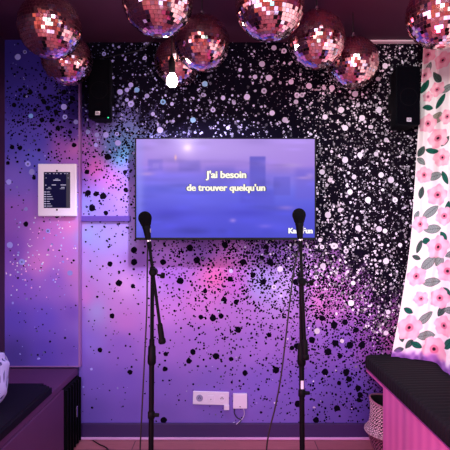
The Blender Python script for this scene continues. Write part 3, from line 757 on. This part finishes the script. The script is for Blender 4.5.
LEAVES = [(433,176,12,6,10,GREY),(428,212,15,6,40,GREY),(429,229,14,6.5,5,GREY),(424,263,15,7,50,GREY),(427,282,15,6.5,8,GREY),(444,178,12,4,-60,TEAL),(420,192,10,4.5,80,DGR),(415,247,11,4,75,DGR),(422,241,6,5,20,TEAL),
 (435,261,9,7,60,GREY),(422,318,15,6,45,GREY),(424,335,15,6.5,10,GREY),(408,345,9,4,60,DGR),(415,345,10,4.5,-20,TEAL),(400,339,8,4,-70,DGR),(440,101,12,4,60,TEAL),(427,106,9,4,-10,TEAL),(437,117,9,8,70,(150,148,130)),(420,150,9,5,60,DGR),
 (431,150,11,4,-15,TEAL),(444,142,10,4,50,DGR),(424,84,11,5,60,TEAL),(437,76,11,5,-50,DGR),(428,66,10,4,70,GREY),(446,90,11,5,20,GREY),(440,236,9,4,-50,TEAL),(446,208,11,4,80,TEAL),(405,312,9,4,-25,TEAL),(438,309,10,4.5,70,DGR),(443,290,9,4,-40,TEAL),(412,258,8,3.5,-20,DGR),
 (447,253,10,4.5,30,GREY),(447,335,11,5,60,TEAL),(398,352,8,4,20,DGR),(446,306,10,4.5,20,GREY),(420,160,9,4,-40,GREY),(414,215,8,3.5,70,GREY)]
FLOW = [(436,195,10),(442,216,9),(434,247,11),(417,224,8),(443,270,10),(412,277,9.5),(436,297,9.5),(407,329,12),(441,322,9),(433,347,12),(417,299,7),(427,95,5),(427,122,9),(437,138,9.5),(446,118,7),(441,158,8.5),(423,174,8),(437,88,7),(424,72,7),(443,60,8),(428,52,8),(398,300,0)]
for px, py, L, w, a, c in LEAVES:
    u_, v_ = fab(px, py); leaf(u_, v_, L * .82, w * .9, a, c)
for px, py, r in FLOW:
    if r: u_, v_ = fab(px, py); flower(u_, v_, r * .655, px * .7)
for i in range(46):
    u_, v_ = random.uniform(42, 72), random.uniform(60, 265)
    if i % 2: flower(u_, v_, random.uniform(4.5, 7), i)
    else: leaf(u_, v_, 9, 4, random.uniform(0, 180), random.choice([GREY, TEAL, DGR]))
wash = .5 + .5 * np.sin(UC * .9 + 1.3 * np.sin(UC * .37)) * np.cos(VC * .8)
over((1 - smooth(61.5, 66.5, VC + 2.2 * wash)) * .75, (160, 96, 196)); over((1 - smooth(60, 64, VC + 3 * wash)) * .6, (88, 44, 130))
cn = thing('curtain', 'white curtain printed with pink flowers and green leaves at the right window', 'curtain', (1.3, 2.9, .585))
co -= np.array((1.3, 2.9, .585))
mcu = attr_mat('floral_cotton', .8, spec=.15)
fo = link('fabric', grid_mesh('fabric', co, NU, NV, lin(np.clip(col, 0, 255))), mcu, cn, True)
bm = bmesh.new(); tube(bm, [Vector((min(topp[i][0], 1.48) - 1.3, topp[i][1] - 2.9, CEIL - .016 - .585)) for i in range(0, NU, 14)], .013, 10)
obj('curtain_rail', bm, mat('rail_white', (215, 205, 215), .4), cn, True)
# lace fringe along the hem of the nearer fold
bm = bmesh.new()
for i in range(int(NU * .6), int(NU * .99), 8):
    a = co[0, i]; p = Vector(a)
    box(bm, p.x - .005, p.x + .005, p.y - .004, p.y + .004, p.z + .0, p.z + .022, bev=.003)
obj('hem_fringe', bm, mat('fringe_white', (240, 225, 240), .8), cn)['kind'] = 'stuff'

# ================================================================== SCATTER CUSHIONS at the edges of the view
def pillow(name, c, sx_, sy_, sz_, rot, label, cols):
    t = tag(bpy.data.objects.new(name, None), label, 'cushion'); C.objects.link(t); t.location = c; t.rotation_euler = rot
    nu, nv = 96, 64
    a = np.linspace(0, 2 * PI, nu); ph = np.linspace(-PI / 2, PI / 2, nv)
    A, P_ = np.meshgrid(a, ph)
    sp = lambda x, e: np.sign(x) * np.abs(x) ** e
    X = sx_ * sp(np.cos(P_), .5) * sp(np.cos(A), .55); Y = sy_ * sp(np.cos(P_), 1.0) * 0 + sz_ * np.sin(P_); Zz = sy_ * sp(np.cos(P_), .5) * sp(np.sin(A), .55)
    w = .006 * np.sin(A * 9 + 3 * P_) * np.cos(P_)
    co = np.stack([X + w, Y, Zz + w], -1)
    k = (np.sin(A * 7 + 4 * np.sin(P_ * 3)) * np.sin(P_ * 9 + 2 * np.sin(A * 2)) > .72)[..., None]
    link('cover', grid_mesh('cover', co, nu, nv, lin(np.where(k, cols[1], cols[0]) + 0. * X[..., None])), attr_mat(name + '_cotton', .85, spec=.1), t, True)
    pts = [Vector((sx_ * 1.0 * float(sp(np.cos(q), .55)), 0, sy_ * float(sp(np.sin(q), .55)))) for q in np.linspace(0, 2 * PI, 70)]
    obj('piping', tube(bmesh.new(), pts, .005, 8), mat(name + '_piping', tuple(int(x * .8) for x in cols[0]), .8), t, True)
    return t
pillow('throw_pillow', (-1.215, 2.36, .682), .15, .135, .07, (math.radians(-12), math.radians(8), math.radians(40)), 'pale lilac patterned throw pillow at the left edge on the left bench', ((176, 170, 226), (50, 36, 105)))
pillow('throw_pillow', (1.2, 2.1, .80), .18, .19, .07, (math.radians(-12), math.radians(-6), math.radians(-40)), 'slate blue throw pillow at the right edge on the black bench cushion', ((90, 90, 150), (50, 50, 100)))

# ================================================================== window frames added around area lights that the mirror tiles reflect
M_added_frame = mat('added_frame_paint', (70, 30, 60), .5)
def window(name, cx, cz, w, h, nx, nz, wall):
    bm = bmesh.new(); T = .05
    def bar(u0, u1, z0, z1):
        if wall == 'rear': box(bm, cx + u0, cx + u1, BACK + .001, BACK + T, cz + z0, cz + z1, bev=.004)
        elif wall == 'left': box(bm, -HX + .001, -HX + T, cx + u0, cx + u1, cz + z0, cz + z1, bev=.004)
        else: box(bm, RX - T, RX - .001, cx + u0, cx + u1, cz + z0, cz + z1, bev=.004)
    for s in (-1, 1): bar(s * w / 2 - .03, s * w / 2 + .03, -h / 2 - .03, h / 2 + .03)
    for s in (-1, 1): bar(-w / 2, w / 2, s * h / 2 - .03, s * h / 2 + .03)
    for i in range(1, nx): bar(-w / 2 + w * i / nx - .015, -w / 2 + w * i / nx + .015, -h / 2, h / 2)
    for i in range(1, nz): bar(-w / 2, w / 2, -h / 2 + h * i / nz - .015, -h / 2 + h * i / nz + .015)
    struct(obj(name, bm, M_added_frame))
window('added_window_frame_1', -1.2, 2.1, 1.8, 2.6, 2, 3, 'rear')
window('added_window_frame_2', 1.2, 2.1, 1.4, 2.6, 2, 2, 'rear')
window('fill_window', -.4, 2.0, 2.4, 2.2, 3, 2, 'left')  # added with its area light to widen the bright patch on the balls
window('added_window_frame_3', 1.55, 1.5, 1.5, 1.5, 3, 1, 'right')

# ================================================================== LIGHTS
def area(name, loc, target, sx_, sy_, power, col):
    l = bpy.data.lights.new(name, 'AREA'); l.shape = 'RECTANGLE'; l.size = sx_; l.size_y = sy_; l.energy = power; l.color = tuple(lin(col))
    o = bpy.data.objects.new(name, l); C.objects.link(o); o.location = loc
    o.rotation_euler = (Vector(target) - Vector(loc)).to_track_quat('-Z', 'Y').to_euler()
    return o
def spot(name, loc, target, power, col, ang, blend=.6, rad=.05):
    l = bpy.data.lights.new(name, 'SPOT'); l.energy = power; l.color = tuple(lin(col)); l.spot_size = math.radians(ang); l.spot_blend = blend; l.shadow_soft_size = rad
    o = bpy.data.objects.new(name, l); C.objects.link(o); o.location = loc
    o.rotation_euler = (Vector(target) - Vector(loc)).to_track_quat('-Z', 'Y').to_euler()
    return o
area('daylight_rear', (-1.2, BACK + .02, 2.1), (-1.2, 5, 2.1), 1.75, 2.55, 85, (255, 232, 226))
area('daylight_rear_teal', (1.2, BACK + .02, 2.1), (1.2, 5, 2.1), 1.35, 2.55, 42, (150, 236, 228))
area('left_fill', (-HX + .02, -.4, 2.0), (5, -.4, 2.0), 2.35, 2.15, 60, (236, 206, 255))  # area light added for the left of the balls, the right bench and curtain
area('daylight_right', (RX - .02, 1.55, 1.5), (-2, 1.55, 1.5), 1.45, 1.45, 10, (255, 226, 236))
area('hall_fill', (0, -.9, HZ - .03), (0, -.9, 0), 2.6, 1.6, 100, (222, 210, 255))  # unseen fill added to brighten the hall and the mural
area('violet_fill', (0, .45, 1.0), (0, WALL, .9), 2.4, .4, 7, (214, 204, 255))  # added fill on the lower wall, without a fixture
spot('bulb_throw', tuple(bc - Vector((0, 0, .05))), (0, WALL, .95), 62, (222, 216, 255), 125, .35, .02)
spot('pink_uplight', (-1.3, .9, .9), (1.0, 2.5, .25), 130, (255, 110, 180), 60, .9, .1)
spot('curtain_fill', (.1, .6, 2.0), (1.36, 2.9, 1.62), 140, (250, 250, 250), 56, .6, .08)  # light added to brighten the curtain, no such lamp there
spot('ceiling_fill', (.8, 1.95, 1.9), (.7, 2.5, CEIL), 26, (255, 80, 130), 100, 1.0, .1)  # pink light added to lift the right of the ceiling

w = bpy.data.worlds.new('room_air'); bpy.context.scene.world = w; w.use_nodes = True
w.node_tree.nodes['Background'].inputs[0].default_value = (.05, .02, .08, 1); w.node_tree.nodes['Background'].inputs[1].default_value = .2

# ================================================================== CAMERA
cam = bpy.data.cameras.new('camera'); co_ = bpy.data.objects.new('camera', cam); C.objects.link(co_)
co_.location = (0, 0, CAMZ); co_.rotation_euler = (PI / 2, 0, 0)
cam.sensor_width = 36; cam.lens = 36 * F / 450; cam.shift_y = (HY - 225) / 450 * 1.0
cam.clip_start = .05
bpy.context.scene.camera = co_
sc = bpy.context.scene
sc.view_settings.view_transform = 'Standard'; sc.view_settings.look = 'None'
sc.view_settings.exposure = 0; sc.view_settings.gamma = 1
sc.cycles.use_denoising = True
sc.cycles.max_bounces = 8
